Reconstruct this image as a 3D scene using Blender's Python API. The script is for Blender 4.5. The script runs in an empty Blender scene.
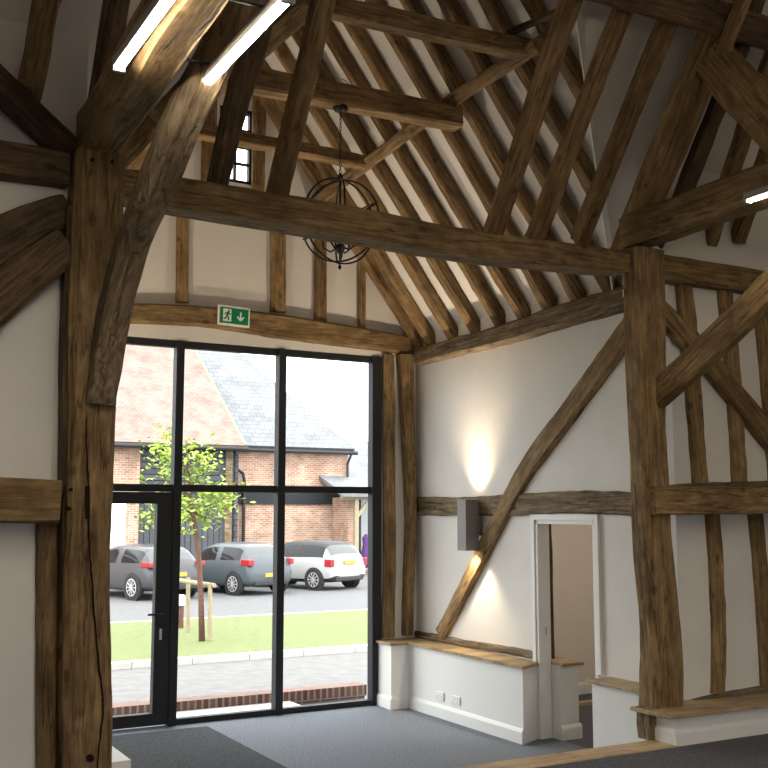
import bpy, bmesh, math, random
from mathutils import Vector, Matrix, noise
R = random.Random(7)
S = bpy.context.scene
COL = S.collection
V = Vector

# ------------------------------------------------------------------ camera
F, PITCH, YAW, EYE = 1050.0, math.radians(6.9), math.radians(29.1), V((0, 0, 2.0))
cam = bpy.data.cameras.new('camera'); co = bpy.data.objects.new('camera', cam); COL.objects.link(co)
co.location = EYE; co.rotation_euler = (math.pi/2 + PITCH, 0, -YAW)
cam.sensor_width = 36; cam.lens = F/768*36; cam.clip_start = .05; cam.clip_end = 500
S.camera = co

def ray(x, y):
    dx, dy = x-384, 384-y
    up = dy*math.cos(PITCH)+F*math.sin(PITCH); fw = F*math.cos(PITCH)-dy*math.sin(PITCH)
    return V((fw*math.sin(YAW)+dx*math.cos(YAW), fw*math.cos(YAW)-dx*math.sin(YAW), up))
def PL(x, y, n, p0):
    d = ray(x, y); n = V(n); return EYE + d*((V(p0)-EYE).dot(n)/d.dot(n))
def P(x, y, ax, v):
    n = [0, 0, 0]; n['XYZ'.index(ax)] = 1
    return PL(x, y, n, [v, v, v])

# ------------------------------------------------------------------ materials
def newmat(name):
    m = bpy.data.materials.new(name); m.use_nodes = True
    nt = m.node_tree; b = nt.nodes['Principled BSDF']
    return m, nt, b
def N(nt, t, **kw):
    n = nt.nodes.new(t)
    for k, v in kw.items():
        if k in n.inputs: n.inputs[k].default_value = v
        else: setattr(n, k, v)
    return n
def ramp(nt, stops):
    r = nt.nodes.new('ShaderNodeValToRGB'); e = r.color_ramp.elements
    while len(e) < len(stops): e.new(.5)
    for i, (p, c) in enumerate(stops):
        e[i].position = p; e[i].color = (*c, 1) if len(c) == 3 else c
    return r
def mapping(nt, scale=(1, 1, 1), rnd=False, rot=(0, 0, 0)):
    tc = N(nt, 'ShaderNodeTexCoord'); mp = N(nt, 'ShaderNodeMapping')
    mp.inputs['Scale'].default_value = scale; mp.inputs['Rotation'].default_value = rot
    nt.links.new(tc.outputs['Object'], mp.inputs['Vector'])
    if rnd:
        oi = N(nt, 'ShaderNodeObjectInfo'); mu = N(nt, 'ShaderNodeMath', operation='MULTIPLY'); mu.inputs[1].default_value = 37.0
        nt.links.new(oi.outputs['Random'], mu.inputs[0]); nt.links.new(mu.outputs[0], mp.inputs['Location'])
    return mp
def bump(nt, b, h, s=.3, d=.02):
    bp = N(nt, 'ShaderNodeBump'); bp.inputs['Strength'].default_value = s; bp.inputs['Distance'].default_value = d
    nt.links.new(h, bp.inputs['Height']); nt.links.new(bp.outputs[0], b.inputs['Normal'])
def mix(nt, a, b_, f, mode='MIX'):
    m = nt.nodes.new('ShaderNodeMix'); m.data_type = 'RGBA'; m.blend_type = mode
    for sock, val in ((m.inputs['Factor'], f), (m.inputs[6], a), (m.inputs[7], b_)):
        if hasattr(val, 'links') or hasattr(val, 'is_linked'): nt.links.new(val, sock)
        elif isinstance(val, (tuple, list)): sock.default_value = (*val, 1)
        else: sock.default_value = val
    return m.outputs[2]

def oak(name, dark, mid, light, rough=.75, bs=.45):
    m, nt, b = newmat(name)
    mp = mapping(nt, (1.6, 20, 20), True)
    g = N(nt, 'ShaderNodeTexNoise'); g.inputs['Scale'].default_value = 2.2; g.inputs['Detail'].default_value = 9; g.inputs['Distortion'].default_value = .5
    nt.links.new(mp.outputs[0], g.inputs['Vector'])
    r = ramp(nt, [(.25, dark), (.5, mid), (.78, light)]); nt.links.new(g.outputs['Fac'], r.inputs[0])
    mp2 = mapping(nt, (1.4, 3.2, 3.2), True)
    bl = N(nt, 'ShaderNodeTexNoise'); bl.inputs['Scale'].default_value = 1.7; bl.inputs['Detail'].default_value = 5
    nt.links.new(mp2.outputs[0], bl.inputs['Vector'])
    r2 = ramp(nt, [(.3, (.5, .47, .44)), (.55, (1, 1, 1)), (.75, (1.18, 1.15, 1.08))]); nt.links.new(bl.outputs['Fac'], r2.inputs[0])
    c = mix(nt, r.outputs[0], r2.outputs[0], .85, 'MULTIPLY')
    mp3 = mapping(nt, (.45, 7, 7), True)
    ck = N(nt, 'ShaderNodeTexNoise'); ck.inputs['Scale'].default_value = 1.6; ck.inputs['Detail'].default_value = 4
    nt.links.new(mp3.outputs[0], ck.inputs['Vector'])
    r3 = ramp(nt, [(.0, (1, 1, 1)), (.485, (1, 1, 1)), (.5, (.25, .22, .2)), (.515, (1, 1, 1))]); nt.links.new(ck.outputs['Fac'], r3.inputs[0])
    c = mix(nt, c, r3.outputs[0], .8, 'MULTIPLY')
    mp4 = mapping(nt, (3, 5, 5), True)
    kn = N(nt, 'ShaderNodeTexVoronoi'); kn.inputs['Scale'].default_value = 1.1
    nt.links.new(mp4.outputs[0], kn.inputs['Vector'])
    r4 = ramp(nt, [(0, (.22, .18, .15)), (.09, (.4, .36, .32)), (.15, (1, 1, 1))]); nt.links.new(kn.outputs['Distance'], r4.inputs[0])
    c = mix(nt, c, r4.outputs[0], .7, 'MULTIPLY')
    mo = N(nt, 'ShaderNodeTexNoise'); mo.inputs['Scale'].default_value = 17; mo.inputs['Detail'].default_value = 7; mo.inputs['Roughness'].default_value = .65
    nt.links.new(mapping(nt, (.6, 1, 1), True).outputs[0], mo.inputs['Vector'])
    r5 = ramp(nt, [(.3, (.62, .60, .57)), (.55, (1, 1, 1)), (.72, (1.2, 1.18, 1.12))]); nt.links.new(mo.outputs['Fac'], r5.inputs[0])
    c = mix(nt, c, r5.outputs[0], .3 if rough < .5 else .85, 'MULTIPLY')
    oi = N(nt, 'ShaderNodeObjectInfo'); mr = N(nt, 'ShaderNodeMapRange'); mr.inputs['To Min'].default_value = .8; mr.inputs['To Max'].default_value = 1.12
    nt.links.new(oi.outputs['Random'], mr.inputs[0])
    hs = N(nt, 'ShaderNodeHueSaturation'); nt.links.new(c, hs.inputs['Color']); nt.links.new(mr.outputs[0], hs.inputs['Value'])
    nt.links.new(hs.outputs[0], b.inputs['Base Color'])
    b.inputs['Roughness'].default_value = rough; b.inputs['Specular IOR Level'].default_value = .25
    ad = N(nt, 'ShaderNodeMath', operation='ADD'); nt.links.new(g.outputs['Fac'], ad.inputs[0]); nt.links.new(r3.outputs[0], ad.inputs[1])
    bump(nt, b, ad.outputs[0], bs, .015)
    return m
OAK = oak('aged_oak', (0.146, 0.090, 0.040), (0.275, 0.181, 0.085), (0.403, 0.287, 0.146))
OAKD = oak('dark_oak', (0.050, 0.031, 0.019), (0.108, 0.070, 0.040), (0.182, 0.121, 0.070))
OAKG = oak('grey_oak', (0.110, 0.081, 0.049), (0.232, 0.171, 0.104), (0.390, 0.305, 0.207), bs=.7)
OAKR = oak('roof_oak', (0.134, 0.081, 0.037), (0.250, 0.161, 0.078), (0.366, 0.250, 0.128))
OAKN = oak('planed_oak', (.42, .29, .16), (.49, .36, .21), (.56, .43, .27), .45, .05)

def flat(name, c, rough=.6, metal=0, spec=.4, nz=0, nscale=40, bmp=0):
    m, nt, b = newmat(name)
    b.inputs['Base Color'].default_value = (*c, 1); b.inputs['Roughness'].default_value = rough
    b.inputs['Metallic'].default_value = metal; b.inputs['Specular IOR Level'].default_value = spec
    if nz or bmp:
        mp = mapping(nt); n = N(nt, 'ShaderNodeTexNoise'); n.inputs['Scale'].default_value = nscale; n.inputs['Detail'].default_value = 6
        nt.links.new(mp.outputs[0], n.inputs['Vector'])
        if nz:
            r = ramp(nt, [(.3, tuple(x*(1-nz) for x in c)), (.7, tuple(min(1, x*(1+nz)) for x in c))])
            nt.links.new(n.outputs['Fac'], r.inputs[0]); nt.links.new(r.outputs[0], b.inputs['Base Color'])
        if bmp: bump(nt, b, n.outputs['Fac'], bmp, .01)
    return m
PLASTER = flat('white_plaster', (.74, .72, .69), .9, nz=.04, nscale=2.2, bmp=.06)
PANEL = flat('white_ceiling_board', (.72, .70, .67), .9, nz=.03, nscale=3)
CREAM = flat('cream_plaster', (.76, .71, .64), .9, nz=.02, nscale=3)
PAINT = flat('white_gloss_paint', (.78, .78, .76), .4)
FRAMEM = flat('anthracite_aluminium', (.022, .024, .028), .6, .0, .2)
STEEL = flat('brushed_steel', (.55, .55, .56), .35, 1)
ALU = flat('grey_aluminium', (.34, .335, .33), .5, .2)
WLGREY = flat('warm_grey_metal', (.20, .19, .18), .55, .1)
IRON = flat('black_iron', (.018, .016, .015), .55, .5)
PLASTIC = flat('white_plastic', (.8, .8, .79), .35)
CARPET = flat('grey_carpet', (.180, .200, .235), .97, spec=.1, nz=.45, nscale=70, bmp=.5)
CARPETD = flat('charcoal_carpet', (.112, .116, .135), .97, spec=.1, nz=.4, nscale=70, bmp=.5)
MATM = flat('entrance_matting', (.058, .064, .072), .97, spec=.1, nz=.5, nscale=60, bmp=.6)
ASPH = flat('asphalt', (0.106, 0.106, 0.110), .95, nz=.12, nscale=8, bmp=.2)
PATHM = flat('pale_tarmac', (0.130, 0.126, 0.125), .95, nz=.15, nscale=5, bmp=.2)
CONC = flat('pale_concrete', (0.419, 0.413, 0.394), .9, nz=.08, nscale=6)
GRASS = flat('mown_grass', (0.114, 0.136, 0.048), .95, nz=.2, nscale=9, bmp=.6)
CANDLE = flat('ivory_candle', (.75, .7, .58), .5)
GREEN = flat('sign_green', (.0, .22, .09), .5)
WHITES = flat('sign_white', (.85, .85, .83), .5)
REARGL = flat('sky_reflecting_glass', (.10, .103, .106), .1, .8, .5)
DARKGL = flat('dark_car_glass', (.012, .013, .015), .08, 0, .22)
TYRE = flat('black_rubber', (.015, .015, .016), .8)
ALLOY = flat('silver_alloy', (.6, .6, .62), .35, .6)
REDL = flat('red_tail_lens', (0.282, 0.021, 0.026), .15, 0, .6)
PLATE = flat('yellow_plate', (0.357, 0.272, 0.043), .5)
GREYCAR = flat('grey_car_paint', (0.061, 0.061, 0.067), .25, .05, .3)
BLUECAR = flat('blue_grey_car_paint', (0.071, 0.084, 0.094), .25, .05, .3)
WHITECAR = flat('white_car_paint', (0.357, 0.357, 0.357), .2, 0, .6)
BLACKP = flat('black_plastic', (.02, .02, .022), .6)
LEAFM = flat('spring_leaf', (0.272, 0.371, 0.056), .6, nz=.35, nscale=3)
BARKM = flat('reddish_bark', (0.118, 0.059, 0.043), .9, nz=.3, nscale=30)
STAKEM = flat('pale_softwood', (0.290, 0.238, 0.154), .8, nz=.15, nscale=20)
BLACKW = None
def emit(name, c, s):
    m = bpy.data.materials.new(name); m.use_nodes = True; nt = m.node_tree; nt.nodes.clear()
    e = N(nt, 'ShaderNodeEmission'); e.inputs[0].default_value = (*c, 1); e.inputs[1].default_value = s
    o = N(nt, 'ShaderNodeOutputMaterial'); nt.links.new(e.outputs[0], o.inputs[0]); return m
TUBE = emit('fluorescent_diffuser', (1, .88, .70), 80)
LAMPW = emit('warm_lamp_lens', (1, .80, .52), 12)
def glass():
    m = bpy.data.materials.new('window_glass'); m.use_nodes = True; nt = m.node_tree; nt.nodes.clear()
    t = N(nt, 'ShaderNodeBsdfTransparent'); t.inputs[0].default_value = (.96, .97, .96, 1)
    g = N(nt, 'ShaderNodeBsdfGlossy'); g.inputs['Roughness'].default_value = .02
    lw = N(nt, 'ShaderNodeLayerWeight'); pw = N(nt, 'ShaderNodeMath', operation='POWER'); pw.inputs[1].default_value = 4; nt.links.new(lw.outputs['Facing'], pw.inputs[0]); fr = N(nt, 'ShaderNodeMath', operation='MULTIPLY_ADD'); fr.inputs[1].default_value = .35; fr.inputs[2].default_value = .007; nt.links.new(pw.outputs[0], fr.inputs[0])
    mx = N(nt, 'ShaderNodeMixShader'); o = N(nt, 'ShaderNodeOutputMaterial')
    nt.links.new(fr.outputs[0], mx.inputs[0]); nt.links.new(t.outputs[0], mx.inputs[1]); nt.links.new(g.outputs[0], mx.inputs[2]); nt.links.new(mx.outputs[0], o.inputs[0])
    return m
GLASS = glass()
def brick(name, c1, c2, mortar, sx, w, h, ms=.012, vert='XZ', noisy=.5, off=.5, rough=.9):
    """Brick pattern laid in the object's own X-Z (walls) or along-slope axes."""
    m, nt, b = newmat(name)
    tc = N(nt, 'ShaderNodeTexCoord'); sp = N(nt, 'ShaderNodeSeparateXYZ'); cb = N(nt, 'ShaderNodeCombineXYZ')
    nt.links.new(tc.outputs['Object'], sp.inputs[0])
    if vert == 'XZ':
        au = N(nt, 'ShaderNodeMath', operation='ADD'); nt.links.new(sp.outputs['X'], au.inputs[0]); nt.links.new(sp.outputs['Y'], au.inputs[1]); nt.links.new(au.outputs[0], cb.inputs[0])
    else: nt.links.new(sp.outputs[vert[0]], cb.inputs[0])
    nt.links.new(sp.outputs[vert[1]], cb.inputs[1])
    t = N(nt, 'ShaderNodeTexBrick'); t.offset = off
    nt.links.new(cb.outputs[0], t.inputs['Vector'])
    t.inputs['Color1'].default_value = (*c1, 1); t.inputs['Color2'].default_value = (*c2, 1); t.inputs['Mortar'].default_value = (*mortar, 1)
    t.inputs['Scale'].default_value = sx; t.inputs['Brick Width'].default_value = w; t.inputs['Row Height'].default_value = h
    t.inputs['Mortar Size'].default_value = ms; t.inputs['Mortar Smooth'].default_value = .2; t.inputs['Bias'].default_value = 0
    n = N(nt, 'ShaderNodeTexNoise'); n.inputs['Scale'].default_value = 1.6; n.inputs['Detail'].default_value = 6
    nt.links.new(tc.outputs['Object'], n.inputs['Vector'])
    r = ramp(nt, [(.3, (1-noisy,)*3), (.7, (1+noisy*.4,)*3)]); nt.links.new(n.outputs['Fac'], r.inputs[0])
    c = mix(nt, t.outputs['Color'], r.outputs[0], .8, 'MULTIPLY')
    nt.links.new(c, b.inputs['Base Color']); b.inputs['Roughness'].default_value = rough; b.inputs['Specular IOR Level'].default_value = .25
    iv = N(nt, 'ShaderNodeMath', operation='SUBTRACT'); iv.inputs[0].default_value = 1; nt.links.new(t.outputs['Fac'], iv.inputs[1])
    bump(nt, b, iv.outputs[0], .5, .02)
    return m
BRICK = brick('old_red_brick', (0.360, 0.152, 0.090), (0.491, 0.302, 0.210), (0.491, 0.434, 0.368), 1, .225, .075, .012)
HEADER = brick('brick_on_edge', (0.144, 0.051, 0.035), (0.200, 0.099, 0.072), (0.256, 0.238, 0.221), 1, .075, .5, .014, noisy=.2, off=0)
SMALLB = brick('garden_wall_brick', (0.144, 0.051, 0.035), (0.205, 0.102, 0.077), (0.256, 0.238, 0.221), 1, .225, .075, .014, noisy=.2)
TILE = brick('clay_roof_tiles', (0.218, 0.150, 0.128), (0.260, 0.192, 0.167), (0.164, 0.105, 0.087), 1, .17, .11, .008, 'XY', .35)
SLATE = brick('grey_roof_slates', (0.169, 0.179, 0.190), (0.209, 0.218, 0.229), (0.117, 0.121, 0.132), 1, .3, .22, .010, 'XY', .25)
BOARD = brick('tarred_weatherboard', (0.051, 0.054, 0.064), (0.072, 0.075, 0.085), (0.013, 0.013, 0.014), 1, 9.0, .20, .02, 'XZ', .2, .3, .7)
VBOARD = brick('black_vertical_boards', (0.056, 0.059, 0.069), (0.077, 0.080, 0.090), (0.014, 0.014, 0.016), 1, .2, 9.0, .016, 'XZ', .2, 0, .7)

# ------------------------------------------------------------------ object helpers
def setp(o, label=None, cat=None, group=None, kind=None):
    if label: o['label'] = label
    if cat: o['category'] = cat
    if group: o['group'] = group
    if kind: o['kind'] = kind
    return o
def link(name, me, mat=None, parent=None, loc=None, mw=None):
    o = bpy.data.objects.new(name, me); COL.objects.link(o)
    if mat is not None and me is not None: me.materials.append(mat)
    if parent is not None: o.parent = parent
    if mw is not None: o.matrix_local = mw
    elif loc is not None: o.location = loc
    return o
def empty(name, loc, rz=0):
    o = bpy.data.objects.new(name, None); COL.objects.link(o); o.location = loc; o.rotation_euler = (0, 0, rz); o.empty_display_size = .1
    return o
def relto(parent, p):
    return V(p) - V(parent.location) if parent is not None else V(p)
def bm_box(bm, a, b):
    x0, y0, z0 = a; x1, y1, z1 = b
    vs = [bm.verts.new(p) for p in ((x0,y0,z0),(x1,y0,z0),(x1,y1,z0),(x0,y1,z0),(x0,y0,z1),(x1,y0,z1),(x1,y1,z1),(x0,y1,z1))]
    for f in ((0,3,2,1),(4,5,6,7),(0,1,5,4),(1,2,6,5),(2,3,7,6),(3,0,4,7)): bm.faces.new([vs[i] for i in f])
    return vs
def done(bm, name, mat, parent=None, origin=None, bevel=0, smooth=False, mw=None):
    """bm is in the space of the parent (or world); origin moves the object's own origin there."""
    if bevel:
        bmesh.ops.bevel(bm, geom=list(bm.edges), offset=bevel, segments=2, affect='EDGES', profile=.6, clamp_overlap=True)
    bmesh.ops.recalc_face_normals(bm, faces=bm.faces)
    if origin is not None: bmesh.ops.translate(bm, verts=bm.verts, vec=-V(origin))
    me = bpy.data.meshes.new(name); bm.to_mesh(me); bm.free()
    if smooth:
        for p in me.polygons: p.use_smooth = True
    return link(name, me, mat, parent, origin, mw)
def box(name, a, b, mat, parent=None, bevel=0, kind=None, base=True):
    bm = bmesh.new(); bm_box(bm, a, b)
    o = ((a[0]+b[0])/2, (a[1]+b[1])/2, min(a[2], b[2])) if base else None
    ob = done(bm, name, mat, parent, o, bevel)
    if kind: ob['kind'] = kind
    return ob
def boxes(name, lst, mat, parent=None, kind=None, bevel=0, origin=None):
    bm = bmesh.new()
    for a, b in lst: bm_box(bm, a, b)
    ob = done(bm, name, mat, parent, origin or lst[0][0], bevel)
    if kind: ob['kind'] = kind
    return ob
def prism(bm, pts, vec):
    vec = V(vec); a = [bm.verts.new(V(p)) for p in pts]; b = [bm.verts.new(V(p)+vec) for p in pts]; n = len(pts)
    bm.faces.new(a); bm.faces.new(b[::-1])
    for i in range(n): bm.faces.new([a[i], b[i], b[(i+1) % n], a[(i+1) % n]])
def slab(name, polys, vec, mat, kind=None, parent=None, origin=None, mw=None):
    bm = bmesh.new()
    for p in polys: prism(bm, p, vec)
    o = done(bm, name, mat, parent, origin, mw=mw)
    if kind: o['kind'] = kind
    return o
def tube(bm, pts, r, n=8, closed=False, caps=True):
    pts = [V(p) for p in pts]; rings = []; m = len(pts)
    rr = r if isinstance(r, (list, tuple)) else [r]*m
    up = None
    for i, p in enumerate(pts):
        t = (pts[(i+1) % m]-pts[i-1]) if closed else (pts[min(i+1, m-1)]-pts[max(i-1, 0)])
        t.normalize()
        if up is None: up = t.orthogonal().normalized()
        up = (up - t*up.dot(t)).normalized(); s = t.cross(up)
        rings.append([bm.verts.new(p+(up*math.cos(2*math.pi*k/n)+s*math.sin(2*math.pi*k/n))*rr[i]) for k in range(n)])
    for i in range(m if closed else m-1):
        a, b = rings[i], rings[(i+1) % m]
        for k in range(n): bm.faces.new([a[k], a[(k+1) % n], b[(k+1) % n], b[k]])
    if caps and not closed:
        bm.faces.new(rings[0][::-1]); bm.faces.new(rings[-1])
def lathe(bm, prof, n=20, ax='Z', c=(0, 0, 0)):
    c = V(c); rings = []
    for r, h in prof:
        ring = []
        for k in range(n):
            a = 2*math.pi*k/n; u, w = r*math.cos(a), r*math.sin(a)
            ring.append(bm.verts.new(c+(V((u, w, h)) if ax == 'Z' else V((u, h, w)) if ax == 'Y' else V((h, u, w)))))
        rings.append(ring)
    for a, b in zip(rings, rings[1:]):
        for k in range(n): bm.faces.new([a[k], a[(k+1) % n], b[(k+1) % n], b[k]])
    bm.faces.new(rings[0][::-1]); bm.faces.new(rings[-1])

# ------------------------------------------------------------------ timber
SEED = [0]
def crom(pts, step):
    n = len(pts); out = []
    if n == 2:
        L = (pts[1]-pts[0]).length; k = max(2, int(L/step))
        return [pts[0].lerp(pts[1], i/k) for i in range(k+1)], [i/k for i in range(k+1)]
    us = []
    for i in range(n-1):
        p0, p1, p2, p3 = pts[max(i-1, 0)], pts[i], pts[i+1], pts[min(i+2, n-1)]
        k = max(2, int((p2-p1).length/step))
        for j in range(k):
            t = j/k; out.append(.5*((2*p1)+(p2-p0)*t+(2*p0-5*p1+4*p2-p3)*t*t+(3*p1-p0-3*p2+p3)*t**3)); us.append((i+t)/(n-1))
    out.append(pts[-1]); us.append(1.0)
    return out, us
def timber(name, pts, w, d, side, mat=None, amp=1.0, label=None, cat=None, group=None, parent=None, chamfer=.018, wany=0.0):
    """A hewn timber along pts. w: width along `side`, d: the other way. w may be a list along the length."""
    mat = mat or OAK
    SEED[0] += 1; sd = SEED[0]*13.7
    pts = [V(p) for p in pts]
    ring, us = crom(pts, .085)
    c = (pts[0]+pts[-1])/2; X = (pts[-1]-pts[0]).normalized(); side = V(side)
    Y = (side-X*side.dot(X)).normalized(); Z = X.cross(Y)
    M = Matrix((X, Y, Z)).transposed().to_4x4(); M.translation = c; Mi = M.inverted()
    ws = w if isinstance(w, (list, tuple)) else [w, w]
    def wat(u):
        f = u*(len(ws)-1); i = min(int(f), len(ws)-2); return ws[i]+(ws[i+1]-ws[i])*(f-i)
    bm = bmesh.new(); rings = []
    m = len(ring)
    for i, p in enumerate(ring):
        t = (ring[min(i+1, m-1)]-ring[max(i-1, 0)]).normalized()
        y = (side-t*side.dot(t)).normalized(); z = t.cross(y)
        s = i*.085
        hw = wat(us[i])/2*(1+.07*amp*noise.noise(V((s*1.3, sd, 0)))); hd = d/2*(1+.05*amp*noise.noise(V((s*1.3, sd, 9))))
        off = y*(.010*amp*noise.noise(V((s*.9, sd, 5))))
        ch = min(chamfer, hw*.45, hd*.45)
        prof = []
        for (a, b) in ((1, 1), (-1, 1), (-1, -1), (1, -1)):
            e = ch*(1+.9*amp*noise.noise(V((s*1.7, sd+a*3, b*5)))+wany*max(0, noise.noise(V((s*1.1, sd+a*7, b*3))))*4)
            e = max(.004, min(e, hw*.6, hd*.6))
            c1 = (a*hw, b*(hd-e)); c2 = (a*(hw-e), b*hd)
            prof += [c1, c2] if a*b > 0 else [c2, c1]
        # mid points on the four faces
        full = []
        for k in range(8):
            full.append(prof[k])
            if k % 2 == 1:
                q = prof[(k+1) % 8]; full.append(((prof[k][0]+q[0])/2, (prof[k][1]+q[1])/2))
        vs = []
        for k, (a, b) in enumerate(full):
            q = p+off+y*a+z*b
            nn = noise.noise(q*7+V((sd, 0, 0)))*.005*amp+noise.noise(q*19+V((sd, 3, 0)))*.0025*amp
            q = q+(y*a+z*b).normalized()*nn
            vs.append(bm.verts.new(Mi @ q))
        rings.append(vs)
    n = len(rings[0])
    for a, b in zip(rings, rings[1:]):
        for k in range(n): bm.faces.new([a[k], a[(k+1) % n], b[(k+1) % n], b[k]])
    bm.faces.new(rings[0][::-1]); bm.faces.new(rings[-1])
    bmesh.ops.recalc_face_normals(bm, faces=bm.faces)
    me = bpy.data.meshes.new(name); bm.to_mesh(me); bm.free()
    for p in me.polygons: p.use_smooth = True
    try: me.set_sharp_from_angle(angle=math.radians(38))
    except Exception: pass
    mw = M
    if parent is not None: mw = Matrix.Translation(-V(parent.location)) @ M
    o = link(name, me, mat, parent, mw=mw)
    if label: setp(o, label, cat, group, 'thing')
    return o
def tY(name, y, pxs, w, d, **k):
    """front face in the plane Y = y"""
    pts = [P(a, b, 'Y', y)+V((0, d/2, 0)) for a, b in pxs]
    return timber(name, pts, w, d, k.pop('side', (1, 0, .001) if abs(pts[0].x-pts[-1].x) < abs(pts[0].z-pts[-1].z) else (0, 0, 1)), **k)
def tX(name, x, pxs, w, d, **k):
    pts = [P(a, b, 'X', x)+V((d/2, 0, 0)) for a, b in pxs]
    return timber(name, pts, w, d, k.pop('side', (0, 1, 0) if abs(pts[0].y-pts[-1].y) < abs(pts[0].z-pts[-1].z) else (0, 0, 1)), **k)

# ------------------------------------------------------------------ key dimensions
GY, RX, LX, CX = 9.85, 5.88, 1.36, 3.62          # gable face, bay side walls, bay centre line
PF = .38                                          # raised floor level
def bayz(x, off=0): return 3.82+off+1.33*(RX-.01-(x if x > CX else 2*CX-x))   # rafter centre line of the bay roof
MS = 1.51
CO = .10
def mainceil(y): return 4.147+MS*(6.44-y)
def valley_y(x): return 6.44-(bayz(x, CO)-4.147)/MS
G = -.3

# ------------------------------------------------------------------ setting: shell
box('floor', (-5, -2.2, -.2), (11, 5.78, PF), CARPETD, kind='structure')
box('floor_entrance', (1.0, 5.78, -.2), (6.0, 10.02, 0), CARPET, kind='structure')
box('floor_inner', (6.0, 5.78, -.2), (9.6, 9.5, 0), CARPETD, kind='structure')
nose = boxes('trim_1', [((1.5, 5.575, PF-.05), (5.44, 5.81, PF+.008))], OAKN, kind='structure', bevel=.006)
box('trim_2', (1.5, 5.78, 0), (5.6, 5.795, PF-.05), PAINT, kind='structure')
wz = 3.66
sw = (3.56, 3.94, 5.34, 6.14)
def roofz(x): return bayz(x, CO-.01)
polys = [[(1.2, GY, 0), (2.15, GY, 0), (2.15, GY, wz), (1.2, GY, wz)],
         [(5.44, GY, 0), (6.05, GY, 0), (6.05, GY, wz), (5.44, GY, wz)],
         [(1.2, GY, wz), (sw[0], GY, wz), (sw[0], GY, roofz(sw[0])), (1.2, GY, roofz(1.36))],
         [(sw[1], GY, wz), (6.05, GY, wz), (6.05, GY, roofz(RX)), (sw[1], GY, roofz(sw[1]))],
         [(sw[0], GY, wz), (sw[1], GY, wz), (sw[1], GY, sw[2]), (sw[0], GY, sw[2])],
         [(sw[0], GY, sw[3]), (sw[1], GY, sw[3]), (sw[1], GY, roofz(sw[1])), (CX, GY, roofz(CX)), (sw[0], GY, roofz(sw[0]))]]
slab('wall_gable', polys, (0, .17, 0), PLASTER, 'structure', origin=(CX, GY, 0))
dy0, dy1, dz = 6.90, 7.72, 1.92
slab('wall_right', [[(RX, 5.97, 0), (RX, dy0, 0), (RX, dy0, 4.1), (RX, 5.97, 4.1)],
                    [(RX, dy1, 0), (RX, GY, 0), (RX, GY, 4.1), (RX, dy1, 4.1)],
                    [(RX, dy0, dz), (RX, dy1, dz), (RX, dy1, 4.1), (RX, dy0, 4.1)]], (.14, 0, 0), PLASTER, 'structure', origin=(RX, 6, 0))
box('wall_left', (LX-.14, 5.95, 0), (LX, GY, 4.1), PLASTER, kind='structure')
box('wall_main_left', (-5, 5.96, 0), (1.34, 6.12, 4.75), PLASTER, kind='structure')
box('wall_main_right', (5.86, 5.96, 0), (11, 6.12, 4.75), PLASTER, kind='structure')
box('wall_end_left', (-5.15, -2.3, 0), (-5, 6.1, 10.5), PLASTER, kind='structure')
box('wall_end_right', (11, -2.3, 0), (11.15, 6.1, 10.5), PLASTER, kind='structure')
ox0, ox1, oz = 2.6, 4.4, 2.6
boxes('wall_front', [((-5, -2.3, 0), (ox0, -2.15, 4.6)), ((ox1, -2.3, 0), (11, -2.15, 4.6)), ((ox0, -2.3, oz), (ox1, -2.15, 4.6))], PLASTER, kind='structure')
# inner room beyond the doorway
boxes('wall_inner', [((6.0, 9.32, 0), (9.6, 9.45, 2.9)), ((9.5, 6.1, 0), (9.6, 9.45, 2.9))], CREAM, kind='structure')
box('ceiling_inner', (6.0, 6.1, 2.8), (9.6, 9.45, 2.9), CREAM, kind='structure')
# bay roof lining, two slopes cut at the valleys
def ceil_pt(x, y): return (x, y, bayz(x, CO))
for nm, sx in (('ceiling_bay_right', 1), ('ceiling_bay_left', -1)):
    xe = CX+sx*(RX+.10-CX)
    pts = [ceil_pt(xe, GY+.17), ceil_pt(CX, GY+.17), ceil_pt(CX, valley_y(CX)), ceil_pt(xe, valley_y(xe))]
    slab(nm, [pts], (0, 0, .08), PANEL, 'structure', origin=pts[0])
# main roof lining, far slope: either side of the valleys and above the bay ridge
yr = valley_y(CX); RY = 1.9
def mc(x, y): return (x, y, mainceil(y))
xr = RX+.10; xl = 2*CX-xr
far = [[mc(xr, valley_y(xr)), mc(11, valley_y(xr)), mc(11, yr), mc(CX, yr)],
       [mc(xl, valley_y(xr)), mc(CX, yr), mc(-5, yr), mc(-5, valley_y(xr))],
       [mc(-5, yr), mc(11, yr), mc(11, RY), mc(-5, RY)]]
slab('ceiling_main_far', far, (0, 0, .08), PANEL, 'structure', origin=(CX, yr, mainceil(yr)))
slab('ceiling_main_near', [[(-5, RY, mainceil(RY)), (11, RY, mainceil(RY)), (11, -2.3, 4.3), (-5, -2.3, 4.3)]], (0, 0, .08), PANEL, 'structure', origin=(CX, RY, 8))
# white board closing the bay lining along the valley
a, b = V(mc(xr-.02, valley_y(xr-.02))), V(mc(CX+.2, valley_y(CX+.2)))
slab('trim_3', [[a+V((-.05, -.05, -.20)), b+V((-.05, -.05, -.20)), b+V((.03, 0, .03)), a+V((.03, 0, .03))]], (.03, .045, 0), PAINT, 'structure', origin=a)
# seam shadow-gaps of the boarding
ys = PL(50, 42, (0, MS, 1), (0, 6.44, 4.147))
box('trim_4', (-5, ys.y-.009, ys.z-.022), (1.2, ys.y+.009, ys.z), IRON, kind='structure')

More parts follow.
